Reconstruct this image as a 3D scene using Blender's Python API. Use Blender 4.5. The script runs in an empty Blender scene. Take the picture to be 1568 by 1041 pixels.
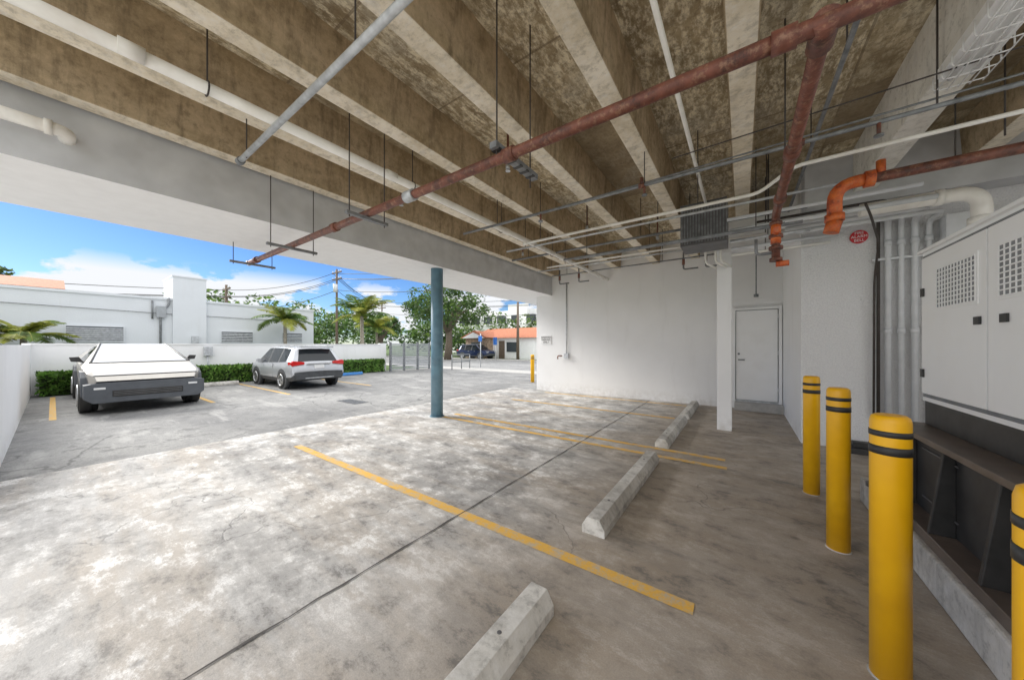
import bpy, math, random, bmesh
from mathutils import Vector, Matrix
random.seed(7)
H=1.6
S=bpy.context.scene
rad=math.radians
# ---------------- materials ----------------
class N:
    def __init__(s,name):
        s.m=bpy.data.materials.new(name); s.m.use_nodes=True
        s.t=s.m.node_tree; s.b=s.t.nodes['Principled BSDF']
        s.pos=s.t.nodes.new('ShaderNodeNewGeometry').outputs['Position']
    def new(s,t,**k):
        n=s.t.nodes.new(t)
        for a,v in k.items(): setattr(n,a,v)
        return n
    def put(s,sock,v):
        if hasattr(v,'links'): s.t.links.new(v,sock)
        else:
            try: sock.default_value=v
            except Exception: sock.default_value=(v[0],v[1],v[2],1)
    def map(s,scale=(1,1,1),rot=(0,0,0),loc=(0,0,0),src=None):
        n=s.new('ShaderNodeMapping'); s.put(n.inputs[0],src or s.pos)
        n.inputs['Scale'].default_value=scale; n.inputs['Rotation'].default_value=rot; n.inputs['Location'].default_value=loc
        return n.outputs[0]
    def noise(s,scale,detail=3,rough=.55,vec=None,dist=0):
        n=s.new('ShaderNodeTexNoise'); s.put(n.inputs['Vector'],vec or s.pos)
        n.inputs['Scale'].default_value=scale; n.inputs['Detail'].default_value=detail
        n.inputs['Roughness'].default_value=rough; n.inputs['Distortion'].default_value=dist
        return n.outputs[0]
    def vor(s,scale,feature='DISTANCE_TO_EDGE',vec=None):
        n=s.new('ShaderNodeTexVoronoi',feature=feature); s.put(n.inputs['Vector'],vec or s.pos)
        n.inputs['Scale'].default_value=scale
        return n.outputs[0]
    def rng(s,v,a,b,c=0,d=1):
        n=s.new('ShaderNodeMapRange'); s.put(n.inputs[0],v)
        for i,x in enumerate((a,b,c,d)): n.inputs[i+1].default_value=x
        return n.outputs[0]
    def math(s,op,a,b=0):
        n=s.new('ShaderNodeMath',operation=op); s.put(n.inputs[0],a); s.put(n.inputs[1],b); return n.outputs[0]
    def mix(s,f,a,b,mode='MIX'):
        n=s.new('ShaderNodeMix',data_type='RGBA',blend_type=mode)
        s.put(n.inputs[0],f)
        for i,v in ((6,a),(7,b)):
            if hasattr(v,'links'): s.t.links.new(v,n.inputs[i])
            else: n.inputs[i].default_value=(v[0],v[1],v[2],1)
        return n.outputs[2]
    def bump(s,h,strength=.3,dist=.01):
        n=s.new('ShaderNodeBump'); s.put(n.inputs['Height'],h)
        n.inputs['Strength'].default_value=strength; n.inputs['Distance'].default_value=dist
        s.t.links.new(n.outputs[0],s.b.inputs['Normal'])
    def col(s,c):
        if hasattr(c,'links'): s.t.links.new(c,s.b.inputs['Base Color'])
        else: s.b.inputs['Base Color'].default_value=(c[0],c[1],c[2],1)
    def fin(s,rough=.7,metal=0):
        s.put(s.b.inputs['Roughness'],rough); s.b.inputs['Metallic'].default_value=metal
        return s.m
def simple(name,c,rough=.7,metal=0,var=.15,sc=6,bump=0,bs=40,dirt=None):
    n=N(name)
    f=n.rng(n.noise(sc,2,.6),.3,.7)
    a=[x*(1-var) for x in c]; b=[min(1,x*(1+var)) for x in c]
    k=n.mix(f,a,b)
    if dirt:
        k=n.mix(n.math('MULTIPLY',n.rng(n.noise(1.3,5,.7),.5,.75),dirt[1]),k,dirt[0])
    n.col(k)
    if bump: n.bump(n.noise(bs,2,.6),bump,.01)
    return n.fin(rough,metal)

def m_floor():
    n=N('garage_concrete')
    n1=n.noise(.45,3,.6); n2=n.noise(1.7,7,.72,vec=n.map((1,1,1),(0,0,.3),(3,1,0))); n3=n.noise(110,1,.6); ch=n.noise(4.2,8,.80,vec=n.map((.7,1.25,1),(0,0,.15)))
    st=n.noise(1.0,5,.7,vec=n.map((.30,1.7,1),(0,0,.12)))
    f=n.math('ADD',n.math('MULTIPLY',n1,.4),n.math('MULTIPLY',n2,.6))
    k=n.mix(n.rng(f,.40,.59),(.31,.30,.285),(.68,.665,.64))
    k=n.mix(n.math('MULTIPLY',n.rng(st,.46,.60),.5),k,(.46,.385,.30))
    white=n.math('MULTIPLY',n.rng(ch,.50,.58),n.rng(n2,.46,.56))
    k=n.mix(n.math('MULTIPLY',white,.85),k,(.93,.92,.90))
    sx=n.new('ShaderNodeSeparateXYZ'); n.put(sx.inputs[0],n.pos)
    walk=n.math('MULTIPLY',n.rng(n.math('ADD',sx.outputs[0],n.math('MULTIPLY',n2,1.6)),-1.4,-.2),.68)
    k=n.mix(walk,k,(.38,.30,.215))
    dk=n.math('MULTIPLY',n.rng(ch,.50,.40),n.rng(n2,.56,.43))
    k=n.mix(n.math('MULTIPLY',dk,.8),k,(.15,.14,.128))
    k=n.mix(n.math('MULTIPLY',n.rng(st,.45,.33),.45),k,(.20,.19,.175))
    spots=n.rng(n.vor(3.1,'F1'),.04,.12,1,0)
    spots=n.math('MULTIPLY',spots,n.rng(n1,.48,.54))
    k=n.mix(n.math('MULTIPLY',spots,.6),k,(.12,.11,.10))
    wv=n.new('ShaderNodeVectorMath',operation='ADD'); n.put(wv.inputs[0],n.pos)
    nz=n.new('ShaderNodeTexNoise'); n.put(nz.inputs['Vector'],n.pos); nz.inputs['Scale'].default_value=1.6; nz.inputs['Detail'].default_value=4
    sc=n.new('ShaderNodeVectorMath',operation='SCALE'); n.t.links.new(nz.outputs['Color'],sc.inputs[0]); sc.inputs['Scale'].default_value=.8
    n.t.links.new(sc.outputs[0],wv.inputs[1])
    cr=n.rng(n.vor(.42,vec=wv.outputs[0]),0,.004,1,0)
    cr=n.math('MULTIPLY',cr,n.rng(n1,.46,.54))
    k=n.mix(n.math('MULTIPLY',cr,.6),k,(.09,.085,.08))
    k=n.mix(n.math('MULTIPLY',n.rng(n3,.3,.7),.28),k,(.20,.19,.18))
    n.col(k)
    n.bump(n.math('ADD',n.math('MULTIPLY',n3,.3),n.math('SUBTRACT',ch,cr)),.25,.01)
    n.put(n.b.inputs['Roughness'],n.rng(n2,.3,.7,.5,.85)); 
    return n.m
def m_asphalt(name,c1,c2):
    n=N(name)
    n1=n.noise(.3,3,.65); n2=n.noise(60,1,.7); n3=n.noise(1.6,7,.78)
    k=n.mix(n.rng(n.math('ADD',n.math('MULTIPLY',n1,.5),n.math('MULTIPLY',n3,.5)),.41,.57),c1,c2)
    k=n.mix(n.rng(n2,.35,.75,0,.4),k,(.1,.1,.1))
    k=n.mix(n.math('MULTIPLY',n.rng(n3,.52,.62),.65),k,(.11,.11,.11))
    k=n.mix(n.math('MULTIPLY',n.rng(n.noise(1.1,5,.7,vec=n.map((.4,1.6,1),(0,0,.1),(5,2,0))),.54,.64),.4),k,(.55,.54,.52))
    wv=n.new('ShaderNodeVectorMath',operation='ADD'); n.put(wv.inputs[0],n.pos)
    nz=n.new('ShaderNodeTexNoise'); n.put(nz.inputs['Vector'],n.pos); nz.inputs['Scale'].default_value=.9; nz.inputs['Detail'].default_value=4
    n.t.links.new(nz.outputs['Color'],wv.inputs[1])
    cr=n.math('MULTIPLY',n.rng(n.vor(.5,vec=wv.outputs[0]),0,.012,1,0),n.rng(n1,.42,.55))
    k=n.mix(n.math('MULTIPLY',cr,.6),k,(.06,.06,.06))
    n.col(k); n.bump(n2,.3,.01); return n.fin(.9)
def m_line():
    n=N('worn_yellow_paint')
    a=n.noise(9,7,.8)
    k=n.mix(n.rng(a,.47,.60),(.86,.50,.08),(.58,.49,.36))
    k=n.mix(n.math('MULTIPLY',n.noise(50,2),.35),k,(.45,.3,.13))
    n.col(k); return n.fin(.8)
def m_ceil():
    n=N('formed_concrete_ceiling')
    b=n.new('ShaderNodeTexBrick'); n.put(b.inputs['Vector'],n.map((1,1,1),(0,0,rad(90)),(0.25,.1,0)))
    b.offset=0; b.inputs['Color1'].default_value=(0,0,0,1); b.inputs['Color2'].default_value=(1,1,1,1); b.inputs['Mortar'].default_value=(.5,.5,.5,1)
    b.inputs['Scale'].default_value=1; b.inputs['Mortar Size'].default_value=.012
    b.inputs['Brick Width'].default_value=1.22; b.inputs['Row Height'].default_value=1.05
    pan=b.outputs['Color']; mort=b.outputs['Fac']
    ch=n.noise(4.5,8,.80,vec=n.map((2.6,1,1),(0,0,.15)))
    chip=n.rng(ch,.46,.58)
    big=n.noise(.9,4,.6)
    mask=n.math('MULTIPLY',chip,n.rng(n.math('ADD',big,n.math('MULTIPLY',pan,.4)),.42,.78))
    base=n.mix(n.rng(n.noise(2.0,5,.7),.38,.62),(.28,.215,.125),(.52,.42,.265))
    k=n.mix(n.math('MULTIPLY',mask,.85),base,(.96,.87,.66))
    dkp=n.rng(pan,.0,.25,1,0)
    k=n.mix(n.math('MULTIPLY',dkp,.6),k,(.26,.20,.13))
    k=n.mix(n.math('MULTIPLY',n.rng(big,.52,.66),.4),k,(.46,.43,.36))
    k=n.mix(n.math('MULTIPLY',mort,.6),k,(.18,.13,.08))
    k=n.mix(n.math('MULTIPLY',n.rng(n.noise(22,3,.7),.50,.64),.5),k,(.20,.15,.09))
    n.col(k); n.bump(ch,.3,.01); return n.fin(.85)
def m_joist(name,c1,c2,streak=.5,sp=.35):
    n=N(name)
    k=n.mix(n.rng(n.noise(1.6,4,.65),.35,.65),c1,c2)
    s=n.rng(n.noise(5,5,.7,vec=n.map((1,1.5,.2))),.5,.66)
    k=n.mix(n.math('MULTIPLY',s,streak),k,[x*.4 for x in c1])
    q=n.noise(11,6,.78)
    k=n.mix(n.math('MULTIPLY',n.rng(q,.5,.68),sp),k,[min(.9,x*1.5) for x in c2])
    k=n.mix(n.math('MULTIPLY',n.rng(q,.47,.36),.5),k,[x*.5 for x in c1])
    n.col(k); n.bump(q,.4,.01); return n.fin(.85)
def m_rust(name,c1,c2):
    n=N(name)
    q=n.noise(7,6,.75)
    k=n.mix(n.rng(q,.40,.60),c1,c2)
    k=n.mix(n.math('MULTIPLY',n.rng(n.noise(24,4,.7),.53,.66),.6),k,(.36,.21,.13))
    k=n.mix(n.math('MULTIPLY',n.rng(q,.44,.36),.6),k,(.06,.035,.03))
    n.col(k); return n.fin(.5)
def m_stucco():
    n=N('white_stucco')
    q=n.noise(55,3,.6)
    k=n.mix(n.rng(q,.35,.65),(.84,.84,.85),(.94,.94,.94))
    n.col(k); n.bump(q,.8,.035); return n.fin(.85)
def m_white(name='white_painted_wall',c=(.93,.93,.93)):
    n=N(name)
    sx=n.new('ShaderNodeSeparateXYZ'); n.put(sx.inputs[0],n.pos)
    st=n.noise(2.5,5,.7,vec=n.map((1,1,.15))); q=n.noise(7,5,.7)
    low=n.math('MULTIPLY',n.rng(sx.outputs[2],0,.35,1,0),n.rng(q,.4,.7))
    k=n.mix(n.rng(n.noise(1.5,3),.3,.7),[x*.96 for x in c],c)
    k=n.mix(n.math('MULTIPLY',n.rng(st,.55,.75),.15),k,(.5,.48,.44))
    k=n.mix(n.math('MULTIPLY',low,.45),k,(.42,.38,.32))
    n.col(k); n.bump(n.noise(24,2,.6),.3,.01); return n.fin(.8)
def leafm(name,c):
    n=N(name)
    k=n.mix(n.rng(n.noise(2.5,1),.3,.7),[x*.6 for x in c],[x*1.5 for x in c])
    n.col(k); n.b.inputs['Roughness'].default_value=.55
    tr=n.new('ShaderNodeBsdfTranslucent'); n.put(tr.inputs[0],k)
    mx=n.new('ShaderNodeMixShader'); mx.inputs[0].default_value=.3
    out=[x for x in n.t.nodes if x.type=='OUTPUT_MATERIAL'][0]
    n.t.links.new(n.b.outputs[0],mx.inputs[1]); n.t.links.new(tr.outputs[0],mx.inputs[2]); n.t.links.new(mx.outputs[0],out.inputs[0])
    return n.m
M={}
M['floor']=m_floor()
M['asph']=m_asphalt('weathered_asphalt',(.20,.20,.20),(.38,.377,.365))
M['road']=m_asphalt('street_asphalt',(.26,.26,.26),(.36,.36,.355))
M['line']=m_line()
M['blueline']=simple('blue_paint',(.05,.22,.55),.7,dirt=((.4,.4,.4),.4))
M['joint']=simple('joint_dark',(.10,.092,.085),.9)
M['ceil']=m_ceil()
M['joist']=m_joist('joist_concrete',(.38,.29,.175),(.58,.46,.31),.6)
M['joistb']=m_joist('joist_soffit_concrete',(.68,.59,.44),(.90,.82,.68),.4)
M['pale']=m_joist('pale_beam_concrete',(.72,.69,.62),(.88,.86,.80),.2)
M['beamg']=simple('grey_painted_beam',(.62,.63,.65),.8,var=.1,sc=3,dirt=((.42,.41,.40),.35))
M['soff']=simple('white_painted_soffit',(.95,.95,.95),.8,var=.03)
M['white']=m_white()
M['stucco']=m_stucco()
M['nbr']=m_white('neighbour_wall',(.72,.75,.78))
M['blue']=simple('blue_grey_paint',(.13,.25,.33),.45,var=.2,sc=4,dirt=((.30,.38,.42),.4))
M['yel']=simple('yellow_safety_paint',(.98,.50,.006),.35,var=.08,sc=5,dirt=((.70,.36,.02),.4))
M['blk']=simple('black_paint',(.035,.035,.035),.5,var=.3,dirt=((.14,.13,.12),.3))
M['dgrey']=simple('dark_grey_metal',(.14,.14,.145),.5,.2)
M['mesh']=simple('grille_recess',(.25,.26,.27),.7)
M['gap']=simple('panel_gap_grey',(.22,.23,.24),.7)
M['rust']=m_rust('oxide_red_pipe',(.11,.040,.028),(.22,.078,.05))
M['rust2']=m_rust('red_orange_valve',(.50,.08,.02),(.72,.18,.04))
M['galv']=simple('galvanised_steel',(.55,.57,.59),.45,.4,var=.2,sc=12)
M['dgalv']=simple('dark_steel_pipe',(.22,.23,.24),.5,.3,var=.3,sc=12)
M['pvc']=simple('white_pvc',(.90,.88,.83),.5,var=.06,dirt=((.5,.42,.33),.45))
M['iron']=simple('black_iron_rod',(.06,.05,.045),.7)
M['cond']=simple('grey_conduit',(.70,.72,.74),.45,.0,var=.06)
M['stop']=m_joist('wheel_stop_concrete',(.46,.44,.40),(.76,.74,.69),.45,.3)
M['genw']=simple('generator_white_enamel',(.95,.955,.955),.35,var=.02,sc=3,dirt=((.78,.76,.72),.25))
M['gbrown']=simple('dark_bronze_paint',(.15,.12,.10),.4,var=.2)
M['glass']=simple('car_glass',(.02,.025,.03),.05,0,var=.05)
M['wsglass']=simple('sunshade_windscreen',(.62,.65,.68),.15,.2,var=.05)
M['steel']=simple('brushed_stainless',(.68,.65,.60),.30,.75,var=.06,sc=2)
M['silver']=simple('silver_car_paint',(.55,.57,.60),.25,.4,var=.03,sc=1)
M['navy']=simple('navy_car_paint',(.02,.035,.09),.2,.3,var=.03,sc=1)
M['rubber']=simple('tyre_rubber',(.025,.025,.025),.85)
M['rim']=simple('alloy_rim',(.5,.51,.52),.3,.8)
M['trim']=simple('car_plastic_trim',(.07,.075,.08),.6)
M['bump']=simple('bumper_composite',(.11,.12,.135),.6,var=.1)
M['red']=simple('tail_light_red',(.60,.015,.015),.15,var=.1)
M['signred']=simple('red_sign_enamel',(.6,.02,.03),.4,var=.05)
M['signw']=simple('white_sign',(.85,.85,.85),.5,var=.03)
M['signb']=simple('blue_sign',(.03,.15,.5),.5)
M['shut']=simple('grey_shutter',(.36,.38,.40),.6,var=.1)
M['dark']=simple('window_dark',(.05,.06,.07),.2)
M['tile']=simple('terracotta_tile',(.46,.17,.09),.8,var=.3,sc=8)
M['stone']=simple('stone_veneer',(.40,.30,.22),.85,var=.4,sc=5)
M['wood']=simple('weathered_wood',(.16,.12,.09),.85,var=.3,sc=8)
M['bark']=simple('bark',(.15,.12,.09),.9,var=.35,sc=12)
M['palmb']=simple('palm_bark',(.30,.27,.22),.9,var=.3,sc=14)
M['grass']=simple('grass_green',(.09,.14,.04),.95,var=.4,sc=5)
M['walk']=simple('sidewalk_concrete',(.45,.44,.42),.9,var=.12)
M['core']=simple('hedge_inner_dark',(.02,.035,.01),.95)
M['l1']=leafm('leaf_dark',(.045,.09,.025)); M['l2']=leafm('leaf_mid',(.08,.16,.03)); M['l3']=leafm('leaf_light',(.15,.24,.05))
M['h1']=leafm('hedge_leaf',(.11,.24,.04)); M['h2']=leafm('hedge_leaf_light',(.20,.34,.07))
M['p1']=leafm('palm_green',(.14,.22,.04)); M['p2']=leafm('palm_yellow',(.32,.34,.06))
# ---------------- mesh builder ----------------
class MB:
    def __init__(s): s.v=[];s.f=[];s.m=[];s.sm=[];s.k=[]
    def mi(s,k):
        if k not in s.k: s.k.append(k)
        return s.k.index(k)
    def face(s,pts,mat,sm=False):
        b=len(s.v); s.v+= [tuple(p) for p in pts]; s.f.append(tuple(range(b,b+len(pts)))); s.m.append(s.mi(mat)); s.sm.append(sm)
    def box(s,x0,x1,y0,y1,z0,z1,mat,bot=None,taper=0):
        b=len(s.v); t=taper
        s.v+=[(x0,y0,z0),(x1,y0,z0),(x1,y1,z0),(x0,y1,z0),(x0+t,y0+t,z1),(x1-t,y0+t,z1),(x1-t,y1-t,z1),(x0+t,y1-t,z1)]
        for i,f in enumerate([(3,2,1,0),(4,5,6,7),(0,1,5,4),(1,2,6,5),(2,3,7,6),(3,0,4,7)]):
            s.f.append(tuple(b+j for j in f)); s.m.append(s.mi(bot if (bot and i==0) else mat)); s.sm.append(False)
    def tube(s,pts,r,mat,n=12,cap=True,sm=True):
        pts=[Vector(p) for p in pts]; L=len(pts)
        rs=r if isinstance(r,(list,tuple)) else [r]*L
        b=len(s.v); prev=None
        for i,p in enumerate(pts):
            t=(pts[min(i+1,L-1)]-pts[max(i-1,0)]).normalized()
            if prev is None:
                a=t.orthogonal().normalized()
            else:
                a=(prev-t*prev.dot(t)); a=a.normalized() if a.length>1e-6 else t.orthogonal().normalized()
            prev=a; c=t.cross(a)
            for j in range(n):
                g=2*math.pi*j/n; s.v.append(tuple(p+(a*math.cos(g)+c*math.sin(g))*rs[i]))
        for i in range(L-1):
            for j in range(n):
                j2=(j+1)%n
                s.f.append((b+i*n+j,b+i*n+j2,b+(i+1)*n+j2,b+(i+1)*n+j)); s.m.append(s.mi(mat)); s.sm.append(sm)
        if cap:
            s.f.append(tuple(b+j for j in range(n))[::-1]); s.m.append(s.mi(mat)); s.sm.append(False)
            s.f.append(tuple(b+(L-1)*n+j for j in range(n))); s.m.append(s.mi(mat)); s.sm.append(False)
    def cyl(s,p0,p1,r,mat,n=16,r1=None): s.tube([p0,p1],[r,r if r1 is None else r1],mat,n)
    def prism(s,poly,axis,a0,a1,mat):
        def P(q,a):
            return {'x':(a,q[0],q[1]),'y':(q[0],a,q[1]),'z':(q[0],q[1],a)}[axis]
        n=len(poly)
        s.face([P(q,a0) for q in poly],mat); s.face([P(q,a1) for q in poly][::-1],mat)
        for i in range(n):
            j=(i+1)%n
            s.face([P(poly[i],a0),P(poly[i],a1),P(poly[j],a1),P(poly[j],a0)],mat)
    def build(s,name,sc=H,loc=(0,0,0),rz=0,parent=None,bevel=0):
        me=bpy.data.meshes.new(name)
        me.from_pydata([(a*sc,b*sc,c*sc) for a,b,c in s.v],[],s.f)
        for k in s.k: me.materials.append(M[k])
        me.polygons.foreach_set('material_index',s.m); me.polygons.foreach_set('use_smooth',s.sm)
        me.update()
        o=bpy.data.objects.new(name,me); S.collection.objects.link(o)
        o.location=loc; o.rotation_euler=(0,0,rz)
        if parent: o.parent=parent
        if bevel:
            bm=bmesh.new(); bm.from_mesh(me); bmesh.ops.remove_doubles(bm,verts=bm.verts,dist=1e-5)
            bmesh.ops.recalc_face_normals(bm,faces=bm.faces); bm.to_mesh(me); bm.free()
            md=o.modifiers.new('bevel','BEVEL'); md.width=bevel; md.segments=2; md.limit_method='ANGLE'; md.angle_limit=rad(40)
        return o
def empty(name):
    o=bpy.data.objects.new(name,None); S.collection.objects.link(o); return o
def elbow(a,c,b,r,n=6):
    a,c,b=Vector(a),Vector(c),Vector(b); da=(a-c).normalized(); db=(b-c).normalized()
    p0=c+da*r; p1=c+db*r; out=[]
    for i in range(n+1):
        t=i/n; out.append(p0*(1-t)**2+c*2*t*(1-t)+p1*t*t)
    return [a]+out+[b]
def path(pts,r):
    pts=[Vector(p) for p in pts]; out=[pts[0]]
    for i in range(1,len(pts)-1):
        out+=elbow(pts[i-1],pts[i],pts[i+1],r)[1:-1]
    return out+[pts[-1]]

# ---------------- ground ----------------
g=MB(); g.face([(-900,-900,-.012),(900,-900,-.012),(900,900,-.012),(-900,900,-.012)],'grass'); g.build('ground')
g=MB(); g.face([(-11.45,-14,-.006),(-4.43,-14,-.006),(-4.43,9.6,-.006),(-11.45,9.6,-.006)],'asph'); g.face([(-4.43,6.3,-.006),(12,6.3,-.006),(12,9.6,-.006),(-4.43,9.6,-.006)],'asph')
g.face([(-4.43,-14,-.006),(12,-14,-.006),(12,-1.5,-.006),(-4.43,-1.5,-.006)],'walk'); g.face([(2.6,-1.5,-.006),(12,-1.5,-.006),(12,6.3,-.006),(2.6,6.3,-.006)],'walk'); g.build('parking_lot_pavement')
g=MB(); g.box(-60,50,9.6,10.6,-.05,.0,'walk'); g.box(-60,50,16.8,17.6,-.05,.04,'walk'); g.build('sidewalk')
g=MB(); g.face([(-90,10.6,-.008),(80,10.6,-.008),(80,16.8,-.008),(-90,16.8,-.008)],'road'); g.build('street_road')
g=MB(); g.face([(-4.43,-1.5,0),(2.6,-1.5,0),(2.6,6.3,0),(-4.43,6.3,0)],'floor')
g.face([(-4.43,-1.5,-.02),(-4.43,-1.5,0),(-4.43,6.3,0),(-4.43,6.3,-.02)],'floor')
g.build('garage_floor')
g=MB()
for y,x0,x1 in((1.40,-3.6,-.15),(3.15,-3.4,-.1),(3.37,-3.4,-.12),(4.88,-3.45,-.75),(6.0,-3.4,-.75)):
    g.face([(x0,y-.033,.0025),(x1,y-.033,.0025),(x1,y+.033,.0025),(x0,y+.033,.0025)],'line')
for y in(-.0,1.62,2.78,4.55):
    g.face([(-10.8,y-.03,-.003),(-7.5,y-.03,-.003),(-7.5,y+.03,-.003),(-10.8,y+.03,-.003)],'line')
g.build('parking_line_markings')
g=MB()
pts=[(-1.361+random.uniform(-.004,.004),-1.5+i*.1) for i in range(78)]
for i in range(77):
    (xa,ya),(xb,yb)=pts[i],pts[i+1]; w1=.0042+.002*math.sin(i*2.1); w2=.0042+.002*math.sin((i+1)*2.1)
    g.face([(xa-w1,ya,.0035),(xa+w1,ya,.0035),(xb+w2,yb,.0035),(xb-w2,yb,.0035)],'joint')
g.build('floor_expansion_joint')
g=MB(); g.box(-5.95,-5.35,2.95,3.2,-.02,-.003,'dgrey')
for i in range(14): g.box(-5.93+i*.042,-5.91+i*.042,2.96,3.19,-.003,.0,'dgalv')
g.build('storm_drain_grate')
# ---------------- garage structure ----------------
G=empty('parking_garage')
g=MB(); g.box(-4.5,2.6,-.45,6.6,2.77,3.0,'ceil'); g.build('ceiling_slab',parent=G)
g=MB()
for x in(-3.26,-2.6,-1.95,-1.26,-.64,0.0,1.5,2.1):
    w=.062
    p=[(x-w,2.45),(x+w,2.45),(x+w+.02,2.775),(x-w-.02,2.775)]
    a0,a1=-.43,6.24
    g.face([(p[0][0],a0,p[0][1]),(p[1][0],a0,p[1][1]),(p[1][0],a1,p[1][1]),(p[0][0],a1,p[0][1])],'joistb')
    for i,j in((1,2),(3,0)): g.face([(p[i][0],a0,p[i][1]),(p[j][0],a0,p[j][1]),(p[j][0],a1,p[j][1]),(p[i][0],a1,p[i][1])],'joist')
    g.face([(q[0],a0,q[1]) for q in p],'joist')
g.build('ceiling_joists',parent=G,bevel=.012)
g=MB(); g.box(.82,.97,-.43,4.2,2.38,2.775,'pale'); g.build('pale_ceiling_beam',parent=G,bevel=.01)
g=MB(); g.box(-4.5,-3.36,-.9,9.0,2.064,3.02,'beamg',bot='soff'); g.build('edge_beam',parent=G)
g=MB(); g.box(-3.75,2.6,6.25,6.45,-.02,2.9,'white'); g.build('back_wall',parent=G)
g=MB(); g.box(.49,.62,4.42,6.25,-.02,2.775,'white'); g.box(.6201,2.6,4.42,4.6,-.02,2.775,'stucco')
g.face([(.4895,4.418,-.02),(.63,4.418,-.02),(.63,4.418,2.77),(.4895,4.418,2.77)],'stucco')
g.box(.492,2.6,4.2,4.415,2.27,2.77,'beamg')
g.build('utility_wall',parent=G)
g=MB(); g.box(2.45,2.6,3.2,4.42,-.02,2.775,'white'); g.build('side_wall',parent=G)
g=MB(); g.box(-.245,.49,4.52,4.72,2.08,2.46,'white'); g.build('hall_header',parent=G)
g=MB(); g.box(-.245,-.1,4.54,4.69,0,2.08,'white'); g.build('white_column',parent=G,bevel=.008)
g=MB(); g.box(-.1,.489,6.05,6.25,0,.12,'walk'); g.build('door_step',parent=G,bevel=.01)
g=MB(); g.cyl((-3.5,3.12,0),(-3.5,3.12,2.064),.083,'blue',32); g.cyl((-3.5,3.12,0),(-3.5,3.12,.012),.1,'blue',32); g.build('support_column')
g=MB()
g.box(-.10,.47,6.215,6.25,.12,.14,'galv')
g.box(-.13,-.09,6.2,6.25,.12,1.58,'genw'); g.box(.44,.48,6.2,6.25,.12,1.58,'genw'); g.box(-.09,.44,6.2,6.25,1.54,1.58,'genw')
g.box(-.090,.440,6.243,6.249,.142,1.54,'gap')
g.box(-.080,.430,6.225,6.242,.148,1.530,'genw')
g.cyl((-.045,6.222,.77),(-.045,6.185,.77),.010,'dgalv'); g.cyl((-.045,6.185,.77),(.03,6.185,.77),.009,'dgalv')
g.cyl((-.045,6.224,.86),(-.045,6.21,.86),.016,'dgalv')
for z in(.3,.85,1.4): g.box(.43,.442,6.215,6.225,z,z+.06,'galv')
g.build('service_door',bevel=.004)
g=MB(); g.cyl((.17,6.1,1.75),(.17,6.1,2.75),.008,'dgalv'); g.cyl((.17,6.1,1.72),(.17,6.1,1.76),.03,'dgalv'); g.build('hall_sprinkler_drop')
g=MB(); g.cyl((-3.01,6.23,.8),(-3.01,6.23,2.3),.012,'galv'); g.box(-3.06,-2.96,6.2,6.25,.72,.82,'galv'); g.tube(path([(-3.1,6.2,.77),(-3.2,6.2,.77),(-3.2,6.2,.7)],.03),.012,'rust'); g.build('wall_conduit')
sg=empty('wall_sign')
g=MB(); g.box(-3.63,-3.38,6.238,6.249,1.02,1.2,'signw'); g.build('panel',parent=sg)
def text(s,loc,size,rot,parent,mat,name='lettering'):
    c=bpy.data.curves.new(name,'FONT'); c.body=s; c.size=size; c.align_x='CENTER'; c.align_y='CENTER'; c.extrude=.0005
    o=bpy.data.objects.new(name,c); S.collection.objects.link(o); o.location=loc; o.rotation_euler=rot; o.parent=parent; c.materials.append(M[mat]); return o
text('RESERVED\nPARKING\nONLY',(-3.505*H,6.234*H,1.11*H),.085,(rad(90),0,0),sg,'blk')
# ---------------- wheel stops ----------------
def stop(x,y0,y1,mat='stop',name='wheel_stop',w=.062,h=.088):
    g=MB()
    p=[(x-w,0),(x+w,0),(x+w,h*.45),(x+w*.55,h),(x-w*.55,h),(x-w,h*.45)]
    g.prism(p,'y',y0,y1,mat)
    for y in(y0+.25,y1-.25): g.cyl((x,y,h-.002),(x,y,h+.002),.008,'dgrey',10)
    o=g.build(name,bevel=.014)
stop(-.63,-.3,1.07); stop(-.64,1.64,2.98); stop(-.64,3.42,4.74); stop(-.64,4.93,6.1)
for y in(.85,2.2,3.65): stop(-10.55,y-.55,y+.55)
stop(-10.6,5.2,6.1,'blueline')
# ---------------- bollards ----------------
def bollard(x,y,r=.0435,h=.79):
    g=MB()
    pr=[(r,0),(r,h-.02),(r*.93,h-.006),(r*.75,h)]
    g.tube([(x,y,z) for _,z in pr],[q for q,_ in pr],'yel',32)
    for a,b in((h-.062,h-.045),(h-.115,h-.09)):
        g.tube([(x,y,a),(x,y,b)],r+.0012,'blk',32)
    g.tube([(x,y,.0005),(x,y,.004)],[r*1.12,r*1.02],'stop',24)
    g.build('safety_bollard')
for x,y in((.381,2.96),(.385,2.23),(.363,1.455),(.38,.84)): bollard(x,y)
bollard(-4.6,7.45,.05,.74)
# ---------------- generator ----------------
gen=empty('standby_generator')
g=MB(); g.box(.62,1.6,-.2,3.02,0,.15,'stop'); g.build('concrete_pad',parent=gen,bevel=.015)
g=MB()
y0,y1=0.0,2.6
g.box(.64,1.5,y0,y1,.152,.20,'gbrown'); g.box(.64,1.5,y0,y1,.575,.60,'gbrown'); g.box(.72,1.45,y0+.02,y1-.04,.20,.575,'blk')
y=y1-.06
while y>y0:
    g.prism([(.645,.20),(.72,.20),(.72,.575),(.69,.575)],'y',y-.02,y,'blk')
    y-=.37
g.box(.76,1.45,y0,y1-.03,.60,.72,'blk')
for yy in(2.15,1.5): 
    for z in(.27,.5): g.box(.714,.72,yy-.02,yy+.3,z-.004,z+.004,'dgrey')
g.build('fuel_tank_base',parent=gen,bevel=.006)
g=MB(); g.box(.75,1.45,y0,2.56,.72,1.46,'genw'); g.box(.735,1.465,y0-.01,2.575,1.46,1.475,'genw')
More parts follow.
